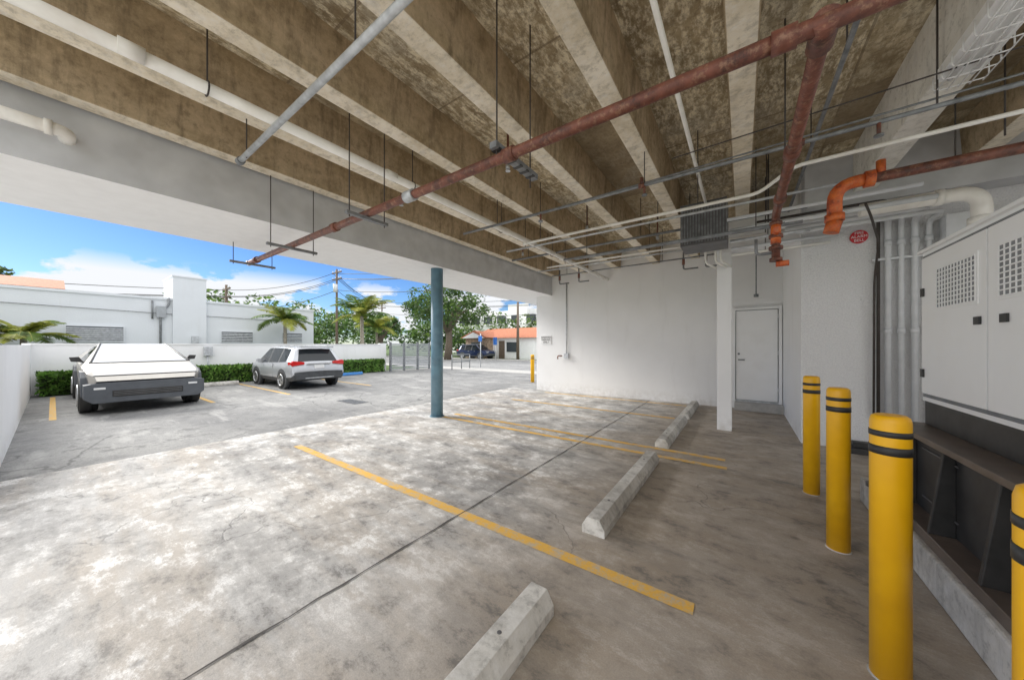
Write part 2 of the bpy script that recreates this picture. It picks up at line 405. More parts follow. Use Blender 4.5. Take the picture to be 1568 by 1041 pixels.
g.box(.748,.7499,y0,2.55,.74,1.445,'gap')
for a,b in((2.0,2.53),(1.42,1.988),(.84,1.408),(.26,.828)):
    g.box(.738,.748,a,b,.76,1.43,'genw')
    if a in(2.0,.84): la,lb=a+.055,a+.36
    else: lb=b-.075;la=lb-.36
    g.box(.734,.7375,la-.012,lb+.012,1.158,1.36,'genw')
    g.box(.7335,.7342,la,lb,1.17,1.348,'mesh')
    k=12
    for i in range(k+1):
        yy=la+(lb-la)*i/k; g.box(.731,.7333,yy-.003,yy+.003,1.17,1.348,'genw')
    for i in range(10):
        zz=1.17+.178*i/9; g.box(.7305,.7332,la,lb,zz-.0025,zz+.0025,'genw')
    hy=a+.045 if a in(2.0,.84) else b-.1
    g.box(.73,.7375,hy-.018,hy+.018,1.078,1.108,'blk')
    oy=b-.02 if a in(2.0,.84) else a+.02
    for z in(1.26,.86): g.box(.73,.7375,oy-.012,oy+.012,z-.02,z+.02,'blk')
g.build('enclosure',parent=gen,bevel=.0025)
g=MB(); g.tube(path([(.66,2.85,.15),(.66,2.85,.36),(.74,2.75,.36)],.05),.028,'rust'); g.cyl((.66,2.85,.15),(.66,2.85,.17),.05,'dgrey'); g.build('fuel_line',parent=gen)
# ---------------- pipes ----------------
def rods(g,x,y,z,top=2.77,r=.004): g.cyl((x,y,z),(x,y,top),r,'iron',6)
def strut_hanger(g,x,y,z,half=.16,top=2.5):
    g.box(x-.015,x+.015,y-half,y+half,z-.045,z-.025,'dgalv')
    for s_ in(-1,1): rods(g,x,y+s_*half*.85,z-.06,top)
g=MB()
yy,zz=1.25,1.90
g.tube([(-4.42,yy,zz),(1.6,yy,zz)],.025,'rust',16)
for x in(-4.2,-2.55,-.9,.1): g.cyl((x-.03,yy,zz),(x+.03,yy,zz),.033,'rust',16)
g.cyl((-1.68,yy,zz),(-1.6,yy,zz),.034,'galv',16)
g.cyl((-4.44,yy,zz),(-4.40,yy,zz),.03,'galv',16)
strut_hanger(g,-4.3,yy,zz,.2,top=2.064); strut_hanger(g,-3.3,yy,zz,.2,top=2.45)
strut_hanger(g,-2.1,yy,zz,.15,top=2.77)
g.box(-.98,-.94,yy-.05,yy+.33,zz+.03,zz+.06,'dgalv')
for k in range(6): g.box(-.985,-.935,yy-.03+k*.06,yy-.01+k*.06,zz+.028,zz+.035,'blk')
rods(g,-.96,yy-.02,zz); rods(g,-.96,yy+.28,zz-.03)
g.tube(path([(.19,yy,zz),(.19,2.9,zz),(.19,2.9,1.60)],.07),.024,'rust',16)
g.cyl((.19,yy-.02,zz),(.19,yy+.09,zz),.033,'rust',16)
for y in(2.0,2.6,): g.cyl((.19,y-.03,zz),(.19,y+.03,zz),.033,'rust',16)
for z,r in((1.83,.036),(1.74,.040),(1.66,.040),(1.58,.036)): g.cyl((.19,2.9,z),(.19,2.9,z+.022),r,'rust',14)
g.cyl((.19,2.9,1.70),(.19,2.9,1.85),.029,'rust2',14)
g.cyl((.19,2.9,1.77),(.19,2.8,1.77),.02,'rust2'); g.cyl((.19,2.9,1.56),(.26,2.9,1.56),.02,'rust2')
g.tube(path([(.08,2.9,1.75),(.08,2.9,1.64),(.2,2.9,1.64)],.03),.010,'dgalv')
rods(g,.19,2.3,zz)
g.build('fire_sprinkler_main')
g=MB()
g.tube(path([(2.3,3.3,2.16),(.55,3.3,2.16),(.55,3.3,1.93)],.10),.034,'rust',16)
g.tube(elbow((.72,3.3,2.16),(.55,3.3,2.16),(.55,3.3,1.9),.12),.042,'rust2',16)
g.cyl((.70,3.3,2.16),(.75,3.3,2.16),.055,'rust2'); g.cyl((.55,3.3,1.95),(.55,3.3,1.9),.055,'rust2')
g.cyl((.55,3.3,1.9),(.53,3.3,1.82),.045,'rust2')
g.cyl((.78,3.3,2.16),(.78,3.3,2.27),.024,'rust2'); g.cyl((1.5,3.3,2.16),(1.56,3.3,2.16),.046,'rust')
g.cyl((1.52,3.3,2.16),(1.52,3.3,2.3),.02,'rust2')
rods(g,1.1,3.3,2.16); rods(g,1.9,3.3,2.16)
g.build('fire_standpipe')
g=MB(); g.tube([(-2.22,-.45,2.30),(-2.14,6.24,2.27)],.03,'pvc',16)
for y in(.2,1.5,3.0,4.4): 
    g.cyl((-2.2,y-.04,2.296),(-2.2,y+.04,2.296),.035,'pvc',16)
for y in(.45,1.7,2.9,4.1,5.3): 
    rods(g,-2.2,y,2.3); g.tube([(-2.2+.036*math.cos(t),y,2.29+.036*math.sin(t)) for t in [i*math.pi/6 for i in range(13)]],.004,'iron',6)
g.build('drain_pipe')
g=MB(); g.tube(path([(-3.25,-.45,2.25),(-3.25,.05,2.25),(-3.45,.05,2.25)],.05),.034,'pvc',16); g.cyl((-3.25,-.03,2.25),(-3.25,0,2.25),.042,'pvc'); g.build('drain_stub')
g=MB(); g.tube([(-2.72,.72,2.22),(.9,.72,2.22)],.017,'galv',12); g.cyl((-2.74,.72,2.22),(-2.70,.72,2.22),.024,'dgalv'); rods(g,-2.6,.72,2.2); rods(g,-1.3,.72,2.22); g.build('steel_conduit')
g=MB(); g.tube([(-2.46,2.57,2.2),(2.3,2.57,2.2)],.012,'dgalv',10)
for x in(-2.0,-.6,.8,1.5): rods(g,x,2.57,2.2); 
for x in(-.62,.28): g.cyl((x-.02,2.57,2.2),(x+.02,2.57,2.2),.02,'rust'); g.cyl((x,2.57,2.2),(x,2.57,2.26),.012,'rust')
for x in(-1.5,-.6,.6): g.cyl((x,2.57,2.2),(x,2.57,2.13),.009,'rust'); g.cyl((x,2.57,2.12),(x,2.57,2.13),.02,'dgalv')
g.build('sprinkler_branch_pipe')
g=MB(); g.tube([(-2.3,2.8,2.3),(1.9,2.66,2.3)],.006,'dgalv',8); g.tube([(-.4,2.5,2.3),(2.3,2.45,2.33)],.004,'iron',8); g.build('electrical_cable')
g=MB(); g.tube(path([(-2.0,3.1,2.15),(.1,3.1,2.15),(.3,3.0,2.25),(2.3,3.0,2.25)],.06),.013,'pvc',10)
for x in(-1.8,-.3,1.2): rods(g,x,3.08,2.17)
g.cyl((-2.03,3.1,2.15),(-1.98,3.1,2.15),.02,'pvc'); g.build('condensate_pipe')
g=MB(); g.tube([(-.3,-.45,2.42),(-.3,6.2,2.42)],.013,'pvc',10); g.build('ceiling_conduit')
g=MB(); g.tube([(.42,-.45,2.42),(.40,5,2.42)],.012,'dgalv',10); 
for y in(1.2,2.2,3.2): rods(g,.41,y,2.42)
g.build('ceiling_conduit')
g=MB()
for i,(y,z,r,mt,x0,x1) in enumerate(((3.75,2.2,.016,'cond',-.12,1.1),(3.85,2.12,.02,'cond',-.1,1.2),(3.65,2.05,.012,'dgalv',-1.8,.3),(3.55,2.26,.012,'galv',-2.6,.8),(4.1,2.3,.014,'dgalv',-2.9,.5),(4.3,2.16,.012,'pvc',-2.4,.4),(3.95,2.04,.016,'galv',-.1,.5),(5.0,2.3,.012,'galv',-3.0,.4),(5.4,2.28,.01,'dgalv',-2.9,-.2),(4.35,2.06,.018,'cond',-.1,.75),(4.38,2.0,.014,'pvc',-.1,.7))):
    g.tube([(x0,y,z),(x1,y,z)],r,mt,10)
    x=x0+.3
    while x<x1: rods(g,x,y,z); x+=1.6
g.box(-1.6,.4,3.5,3.53,1.99,2.01,'dgalv')
for x in(-.35,-.25,-.2): g.tube(path([(x,4.05,2.2),(x,4.4,2.15),(x,4.4,1.95),(x+.1,4.5,1.9)],.05),.012,'pvc')
g.build('pipe_bundle')
g=MB()
for x in(-2.9,-2.5,-.75,-.45):
    g.tube(path([(x,5.7,2.45),(x,5.7,2.18),(x+.2,5.7,2.18)],.03),.012,'dgalv'); g.cyl((x,5.7,2.25),(x,5.7,2.35),.02,'rust')
for x,y in((-2.9,2.1),(-1.6,3.9),(-2.9,4.4),(-.95,4.8),(-1.6,2.2),(1.2,2.0)):
    g.cyl((x,y,2.5),(x,y,2.77),.01,'rust',8); g.cyl((x,y,2.47),(x,y,2.5),.018,'galv',8); g.cyl((x,y,2.45),(x,y,2.455),.022,'galv',8)
g.build('sprinkler_drop_pipes')
g=MB(); g.box(-.53,-.12,3.8,4.15,2.02,2.45,'dgrey')
for i in range(16):
    x=-.52+i*.026; g.box(x,x+.012,3.79,3.80,2.04,2.43,'dgalv')
g.build('ventilation_unit',bevel=.004)
g=MB()
for x,r,m_,z1 in((1.02,.012,'iron',2.24),(1.08,.022,'cond',2.20),(1.16,.019,'cond',2.16),(1.24,.022,'cond',2.12),(1.32,.019,'cond',2.08)):
    g.tube(path([(x,4.385,0.3 if x<1.1 else 0),(x,4.385,z1),(x,4.12,z1),(x-.9,4.12,z1)],.08),r,m_,14)
for z in(1.78,): g.box(.98,1.42,4.372,4.38,z-.01,z+.01,'cond')
for x in(1.08,1.16,1.24,1.32):
    for z in(1.9,1.1): g.cyl((x,4.385,z),(x,4.385,z+.05),.027,'cond',14)
g.box(1.38,1.62,4.28,4.4,1.83,2.08,'cond')
g.build('wall_conduit_run')
g=MB(); g.tube(path([(.8,3.9,2.12),(1.42,3.9,2.12),(1.42,3.9,1.9)],.12),.05,'pvc',18); g.cyl((1.2,3.9,2.12),(1.24,3.9,2.12),.06,'pvc'); g.cyl((1.42,3.9,1.93),(1.42,3.9,1.88),.065,'pvc'); g.build('vent_pipe')
g=MB(); g.tube(path([(.75,3.5,2.05),(.8,3.6,1.98),(.98,4.2,1.9),(.99,4.36,1.6),(.99,4.38,.35)],.08),.008,'iron',8); g.build('flexible_cable')
sr=empty('fire_valve_sign')
g=MB(); g.tube([(.9,4.41,2.02),(.9,4.40,2.02)],.062,'signred',24); g.build('disc',parent=sr)
text('FIRE\nALARM\nBELL',(.9*H,4.397*H,2.02*H),.055,(rad(90),0,0),sr,'signw')
g=MB(); g.box(.80,.95,1.85,2.6,2.33,2.378,'genw')
for x in(.84,.91): g.cyl((x,1.88,2.315),(x,2.57,2.315),.010,'signw')
for i in range(9):
    y=1.86+i*.09; g.tube(path([(.79,y,2.35),(.79,y,2.28),(.96,y,2.28),(.96,y,2.35)],.02),.003,'signw',6)
for x in(.80,.84,.875,.91,.95): g.cyl((x,1.85,2.28),(x,2.6,2.28),.003,'signw',6)
g.build('caged_light_fixture')
g=MB(); g.box(.80,1.0,4.25,4.40,0,.05,'blk'); g.box(.84,.96,4.3,4.38,.05,.1,'blk'); g.build('pipe_support_foot',bevel=.005)

# ---------------- site walls / neighbours ----------------
g=MB(); g.box(-11.55,-11.4,-.35,7.3,-.02,1.0,'white'); g.box(-11.57,-11.38,-.35,7.3,1.0,1.03,'white'); g.box(-11.56,-11.39,7.3,7.55,-.02,1.06,'white'); g.build('boundary_wall')
g=MB(); g.box(-11.4,-3.9,-.38,-.25,-.02,1.0,'white'); g.build('boundary_wall')
nb=empty('white_flat_roof_building')
g=MB(); g.box(-18,-13,-6,5.6,-.02,2.24,'nbr'); g.box(-18.02,-12.97,-6.02,5.62,2.24,2.3,'nbr'); g.build('walls',parent=nb)
g=MB(); g.box(-14.2,-12.9,1.93,2.62,-.02,2.9,'nbr'); g.box(-14.22,-12.88,1.91,2.64,2.9,2.94,'nbr'); g.build('chimney_block',parent=nb)
g=MB()
def shutter(g,ya,yb,za,zb,x=-13.0):
    g.box(x,x+.03,ya-.03,yb+.03,za-.03,zb+.03,'nbr')
    g.box(x+.03,x+.035,ya,yb,za,zb,'dark')
    k=int((zb-za)/.05)
    for i in range(k): z=za+i*.05; g.box(x+.035,x+.05,ya,yb,z+.008,z+.038,'galv')
shutter(g,.18,1.05,1.08,1.45); shutter(g,2.98,3.75,1.08,1.4); shutter(g,4.6,5.2,1.08,1.4)
g.build('windows',parent=nb)
g=MB(); g.tube(path([(-12.95,1.7,0),(-12.95,1.7,1.9),(-12.95,1.86,2.1),(-12.95,1.86,2.3)],.05),.025,'dgalv'); g.box(-12.98,-12.9,1.62,1.8,1.75,2.05,'shut')
g.tube([(-12.97,-2,1.95),(-12.97,1.7,1.86),(-12.97,5,1.82)],.008,'dgalv',6); g.cyl((-12.95,1.55,2.2),(-12.95,1.55,1.7),.02,'dgalv')
g.box(-12.89,-12.84,2.3,2.45,1.05,1.25,'galv'); g.build('wall_services',parent=nb)
g=MB(); g.box(-11.38,-11.3,2.25,2.42,.72,.95,'galv'); g.cyl((-11.34,2.33,.3),(-11.34,2.33,.72),.015,'galv'); g.build('electrical_box')
g=MB()
for i in range(13):
    z=.06+i*.078; g.box(-10.82,-10.79,7.35,9.2,z,z+.05,'shut')
for y in(7.35,7.95,8.6,9.2): g.box(-10.85,-10.77,y-.03,y+.03,0,1.1,'dgalv')
g.build('slatted_gate')
g=MB()
for y in(9.35,9.9,10.4): g.cyl((-9.6,y,0),(-9.6,y,.6),.02,'dgalv')
g.cyl((-9.6,9.35,.6),(-9.6,10.4,.6),.02,'dgalv'); g.cyl((-9.6,9.35,.3),(-9.6,10.4,.3),.02,'dgalv'); g.build('metal_railing')
def gable(g,x0,x1,y0,y1,z0,z1,mat,o=.25,axis='x'):
    if axis=='x':
        ym=(y0+y1)/2; g.prism([(y0-o,z0),(y1+o,z0),(ym,z1)],'x',x0-o,x1+o,mat)
    else:
        xm=(x0+x1)/2; g.prism([(x0-o,z0),(x1+o,z0),(xm,z1)],'y',y0-o,y1+o,mat)
hs=empty('suburban_house')
g=MB(); g.box(-17.4,-11.4,19,24,0,1.5,'white'); g.box(-17.4,-15.2,18.4,19.0,0,1.5,'stone'); g.build('walls',parent=hs)
g=MB(); gable(g,-17.4,-11.4,19,24,1.5,2.35,'tile'); gable(g,-17.4,-15.2,18.3,21.5,1.52,2.05,'tile',axis='y'); g.build('roof',parent=hs)
g=MB(); g.prism([(-17.4,1.5),(-15.2,1.5),(-16.3,1.93)],'y',18.0,18.04,'white'); g.box(-16.8,-15.8,18.36,18.4,.5,1.2,'dark'); g.box(-14.6,-14.1,18.95,19,.0,1.3,'wood'); g.box(-13.9,-12.9,18.95,19,.5,1.2,'dark'); g.box(-12.7,-11.6,18.95,19,0,1.25,'genw'); g.build('openings',parent=hs)
tb=empty('white_two_storey_building')
g=MB(); g.box(-34,-16,30,36,0,4.9,'white'); g.box(-30,-27,29.6,30,4.9,5.4,'white'); g.box(-21.5,-19,29.6,30,0,5.5,'white'); g.build('walls',parent=tb)
g=MB()
for x in range(-33,-16,2):
    for z in(1.2,3.4): g.box(x,x+.9,29.5,30.01,z,z+.9,'dark'); g.box(x-.06,x+.96,29.45,30.01,z-.1,z-.003,'white')
g.build('windows',parent=tb)
th=empty('tile_roof_house')
g=MB(); g.box(-28,-23,-3,.1,0,3.3,'nbr'); g.build('walls',parent=th)
g=MB(); gable(g,-28,-23,-3,.1,3.3,3.95,'tile',axis='y',o=.2); g.build('roof',parent=th)
def pole(x,y,h,arm=True):
    g=MB(); g.cyl((x,y,0),(x,y,h),.11,'wood',10,.07)
    if arm:
        for z in(h-.3,h-.8):
            g.box(x-.7,x+.7,y-.04,y+.04,z,z+.08,'wood')
            for d in(-.6,-.2,.3,.6): g.cyl((x+d,y,z+.08),(x+d,y,z+.2),.03,'cond',6)
        g.cyl((x+.2,y-.2,h-1.8),(x+.2,y-.2,h-1.2),.16,'cond',10)
    g.build('utility_pole')
pole(-25.4,12.6,6.8); pole(-12.4,18.2,3.9,False); pole(-26,6.2,4.7); pole(-34,22,6)
g=MB()
def wire(a,b,sag=.4,r=.018):
    pts=[]
    for i in range(13):
        t=i/12; p=Vector(a)*(1-t)+Vector(b)*t; p.z-=sag*4*t*(1-t); pts.append(p)
    g.tube(pts,r,'blk',5)
for dx,dz in((-.6,6.55),(0,6.1),(.6,6.0),(0,5.2)):
    wire((-25.4+dx,12.6,dz),(-26+dx,6.2,dz-2.1)); wire((-25.4+dx,12.6,dz),(2+dx,14,dz-.3),.9); wire((-26+dx,6.2,dz-2.1),(-27+dx,-20,dz-1.8),.8)
    wire((-25.4+dx,12.6,dz),(-34+dx,22,dz-.6)); wire((-34+dx,22,dz-.6),(5,26,dz-1),.8)
g.build('power_lines')
g=MB(); g.cyl((-9.5,11.0,0),(-9.5,11.0,1.5),.02,'galv'); g.box(-9.6,-9.4,10.96,10.98,1.15,1.4,'signb'); g.build('street_sign')
g=MB(); g.cyl((-13.3,16.9,0),(-13.3,16.9,1.5),.03,'galv'); g.box(-13.45,-13.15,16.85,16.87,1.0,1.5,'signb'); g.build('street_sign')

# ---------------- vegetation ----------------
def leaves(g,n,c,R,size,mats=('l1','l2','l3'),shell=.6):
    c=Vector(c)
    for _ in range(n):
        while True:
            d=Vector((random.uniform(-1,1),random.uniform(-1,1),random.uniform(-1,1)))
            if .05<d.length<1: break
        L=d.length; d=d/L*(L**shell)
        p=c+Vector((d.x*R[0],d.y*R[1],d.z*R[2]))
        a=Vector((random.gauss(0,1),random.gauss(0,1),random.gauss(0,.6))).normalized(); b=a.orthogonal().normalized()
        b=Matrix.Rotation(random.uniform(0,6.28),3,a)@b
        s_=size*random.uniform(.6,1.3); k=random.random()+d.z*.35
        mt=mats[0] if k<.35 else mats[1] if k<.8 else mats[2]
        g.face([p-a*s_,p+b*s_*.45,p+a*s_,p-b*s_*.45],mt)
def tree(name,x,y,h,cr,zc,n=60,per=110,size=.09):
    g=MB()
    g.tube([(x,y,0),(x+.1,y,zc*.35),(x,y+.1,zc*.7)],[cr*.1,cr*.075,cr*.06],'bark',10)
    for i in range(9):
        a=i*2.4; t=Vector((x+math.cos(a)*cr*random.uniform(.4,.75),y+math.sin(a)*cr*random.uniform(.4,.75),zc+random.uniform(-.2,.5)*(h-zc)))
        m_=Vector((x,y,zc*.65)).lerp(t,.5)+Vector((0,0,.1*cr))
        g.tube([(x,y,zc*.55),m_,t],[cr*.05,cr*.03,cr*.01],'bark',6)
    for i in range(n):
        a=random.uniform(0,6.28); rr=cr*math.sqrt(random.random())*.9; zz_=(h-zc)
        top=math.sqrt(max(0,1-(rr/cr)**2))
        c=(x+math.cos(a)*rr,y+math.sin(a)*rr,zc+random.uniform(-.45,.95)*zz_*top)
        q=cr*random.uniform(.14,.27); leaves(g,per,c,(q,q,q*.7),size)
    g.build(name)
tree('oak_tree',-16.4,15.6,5.3,3.0,3.3,75,120,.10)
tree('oak_tree',-28.5,-2.6,5.0,1.6,4.0,20,80,.12)
tree('broadleaf_tree',-19.5,12.5,3.2,1.5,2.1,26,90,.1)
g=MB()
for i in range(80):
    t=random.random(); x=-33+t*18+random.uniform(-1,1); y=12+t*13+random.uniform(-2,2)
    leaves(g,110,(x,y,random.uniform(.8,3.2)),(1.1,1.1,.8),.16)
for i in range(50):
    x=-36+random.uniform(-3,3); y=random.uniform(6,22); leaves(g,100,(x,y,random.uniform(1.5,4.8)),(1.4,1.4,1.0),.2)
for i in range(40):
    x=random.uniform(-22,8); leaves(g,90,(x,27.5+random.uniform(-1,1),random.uniform(.5,1.7)),(1.0,1.0,.8),.15)
g.build('distant_trees')
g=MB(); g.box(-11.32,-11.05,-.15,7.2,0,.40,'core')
for i in range(10000):
    y=random.uniform(-.18,7.25); f=random.random()
    if f<.5: x=-11.03+random.uniform(-.03,.04); z=random.uniform(.02,.44)
    else: x=random.uniform(-11.35,-11.03); z=.42+random.uniform(-.03,.05)
    p=Vector((x,y,z)); a=Vector((random.gauss(0,1),random.gauss(0,1),random.gauss(0,1))).normalized(); b=a.orthogonal().normalized(); s_=random.uniform(.025,.05)
    g.face([p-a*s_,p+b*s_*.6,p+a*s_,p-b*s_*.6],random.choice(('l2','h1','h1','h2')))
g.build('clipped_hedge')
def palm(x,y,zc,R,n=15,r=.05,mats=('p1','p2','l2')):
    g=MB()
    g.tube([(x,y,0),(x+.04,y,zc*.5),(x,y,zc)],[r*1.4,r,r*.9],'palmb',12)
    g.tube([(x,y,zc-.25*R),(x,y,zc+.12*R)],[r*.9,r*.5],'p1',10)
    for i in range(n):
        a=i*2.399+random.uniform(-.2,.2); el=random.uniform(.25,1.4); L=R*random.uniform(.85,1.15)
        pts=[];p=Vector((x,y,zc)); K=18; e=el; de=random.uniform(.05,.09)
        for k in range(K+1):
            pts.append(p.copy()); p=p+Vector((math.cos(a)*math.cos(e),math.sin(a)*math.cos(e),math.sin(e)))*(L/K); e-=de
        g.tube(pts,[.014*(1-k/K)+.003 for k in range(K+1)],'p2',5)
        side=Vector((-math.sin(a),math.cos(a),0)); mt=random.choice(mats)
        for k in range(2,K*3):
            t=k/(K*3); i0=min(int(t*K),K-1); q=pts[i0].lerp(pts[i0+1],t*K-i0); d=(pts[i0+1]-pts[i0]).normalized()
            ll=L*.26*math.sin(math.pi*min(1,t*.85+.12))+.02
            for s_ in(-1,1):
                u=(side*s_+d*.6+Vector((0,0,-.2+random.uniform(-.2,.2)))).normalized()
                w=d*.012
                g.face([q-w,q+w,q+u*ll*.6+w*.8-Vector((0,0,.01)),q+u*ll-Vector((0,0,ll*.12)),q+u*ll*.6-w*.8-Vector((0,0,.01))],mt)
    g.build('palm_tree')
palm(-12.1,4.35,1.80,.95); palm(-12.0,6.9,2.1,1.35,17,.07); palm(-12.2,-.35,1.15,.75,18,.05,('p2','p2','p1')); palm(-12.3,-1.0,1.0,.7,16,.05,('p2','p1'))
palm(-12.6,7.9,1.7,1.0,14,.05)
# ---------------- vehicles ----------------
def wheel(g,x,y,r,w,s):
    o=y+s*w/2; i=y-s*w/2
    g.tube([(x,i,r),(x,i+s*.02,r),(x,o-s*.03,r),(x,o,r)],[r-.03,r,r,r-.035],'rubber',28)
    g.tube([(x,o-s*.001,r),(x,o+s*.004,r)],[r*.66,r*.64],'trim',24)
    for k in range(5):
        a=k*2*math.pi/5; p=Vector((x+math.cos(a)*r*.6,o+s*.006,r+math.sin(a)*r*.6)); q=Vector((x,o+s*.012,r)); n_=Vector((-math.sin(a),0,math.cos(a)))*r*.10
        g.face([q-n_*.8,q+n_*.8,p+n_*1.5,p-n_*1.5],'rim')
    g.tube([(x+math.cos(t)*r*.62,o+s*.006,r+math.sin(t)*r*.62) for t in [j*2*math.pi/24 for j in range(25)]],.022,'rim',6)
def suv(name,loc,rz,paint,sz=.92,sx=1):
    root=empty(name); root.location=loc; root.rotation_euler=(0,0,rz); root.scale=(sx,1,sz)
    st=[(-2.29,.44,.66,.70,.84,.84,.80),(-2.25,.38,.80,.84,.90,.89,.82),(-2.17,.34,1.06,1.10,.915,.90,.80),(-1.86,.32,1.10,1.60,.92,.90,.63),(-1.66,.30,1.09,1.68,.92,.90,.65),
        (-1.02,.30,1.06,1.71,.92,.905,.66),(-.92,.28,1.055,1.715,.92,.905,.66),(-.02,.28,1.03,1.72,.92,.905,.665),(.08,.28,1.03,1.72,.92,.905,.665),(.55,.28,1.01,1.69,.92,.905,.65),(1.32,.30,.99,1.10,.92,.89,.80),(1.95,.34,.92,1.01,.90,.87,.78),(2.2,.40,.80,.88,.84,.80,.70),(2.29,.46,.62,.68,.72,.70,.6)]
    g=MB(); rings=[]
    for (x,zs,zb,zr,wl,wb,wt) in st:
        h=[(wl*.93,zs),(wl,zs+.16),(wl+.005,(zs+zb)/2+.08),(wb,zb),(wt+.03,zr-.07 if zr-zb>.2 else zr-.02),(wt*.86,zr-.005),(wt*.4,zr+.012)]
        rings.append([(x,a,b) for a,b in h]+[(x,-a,b) for a,b in h[::-1]])
    n=len(rings[0])
    for i in range(len(rings)-1):
        for j in range(n):
            j2=(j+1)%n; mt=paint
            row=j if j<7 else 12-j
            if j==13: mt='trim'
            elif row==0: mt='trim'
            elif row==3 and i in(4,6,8): mt='glass'
            elif row==3 and i in(5,7): mt='trim'
            elif row==3 and i==9: mt='glass'
            elif j in(5,6,7) and i in(2,9): mt='glass'
            g.face([rings[i][j],rings[i+1][j],rings[i+1][j2],rings[i][j2]],mt,sm=mt==paint)
    g.face(rings[0][::-1],'trim'); g.face(rings[-1],'trim')
    o=g.build('body',1,parent=root)
    bm=bmesh.new(); bm.from_mesh(o.data); bmesh.ops.remove_doubles(bm,verts=bm.verts,dist=1e-4); bmesh.ops.recalc_face_normals(bm,faces=bm.faces); bm.to_mesh(o.data); bm.free()
    md=o.modifiers.new('b','BEVEL'); md.width=.025; md.segments=2; md.limit_method='ANGLE'; md.angle_limit=rad(25)
    g=MB()
    for x in(-1.35,1.33):
        for s in(-1,1):
            g.tube([(x,s*.80,.38),(x,s*.928,.38)],.435,'trim',28)
            wheel(g,x,s*.83,.355,.23,s)
    g.build('wheels',1,parent=root)
    g=MB()
    for s in(-1,1):
        g.prism([(s*.50,1.00),(s*.50,1.09),(s*.86,1.14),(s*.915,1.08),(s*.90,.94)][::s],'x',-2.25,-2.10,'red')
        g.box(-2.2,-1.92,min(s*.90,s*.922),max(s*.90,s*.922),.98,1.10,'red')
        g.box(-2.315,-2.29,min(s*.6,s*.78),max(s*.6,s*.78),.52,.56,'red')
        g.box(-1.6,.5,min(s*.56,s*.60),max(s*.56,s*.60),1.73,1.76,'galv')
        g.box(.72,.92,min(s*.92,s*1.06),max(s*.92,s*1.06),1.03,1.17,paint)
        g.box(-.5,-.3,min(s*.91,s*.93),max(s*.91,s*.93),.93,.955,'galv'); g.box(.42,.6,min(s*.91,s*.93),max(s*.91,s*.93),.91,.935,'galv')
        g.box(-.47,-.46,min(s*.905,s*.924),max(s*.905,s*.924),.4,1.0,'trim')
    g.box(-2.33,-2.27,-.80,.80,.40,.60,'trim'); g.box(-2.34,-2.3,-.5,.5,.42,.46,'galv')
    g.box(-2.265,-2.24,-.42,.42,.98,1.03,'rim'); g.box(-2.275,-2.24,-.17,.17,.82,.96,'signw'); g.box(-2.1,-1.80,-.58,.58,1.66,1.72,paint)
    g.box(-2.06,-2.03,-.25,.25,1.22,1.24,'trim')
    g.box(2.27,2.31,-.6,.6,.5,.66,'trim')
    for s in(-1,1): g.box(2.1,2.24,min(s*.5,s*.8),max(s*.5,s*.8),.74,.86,'rim')
    g.build('trim',1,parent=root,bevel=.01)
suv('parked_suv',(-15.0,5.75,0),math.pi,'silver',.90,.94)
suv('parked_suv',(-15.6*H,17.6*H,0),0,'navy',.95)
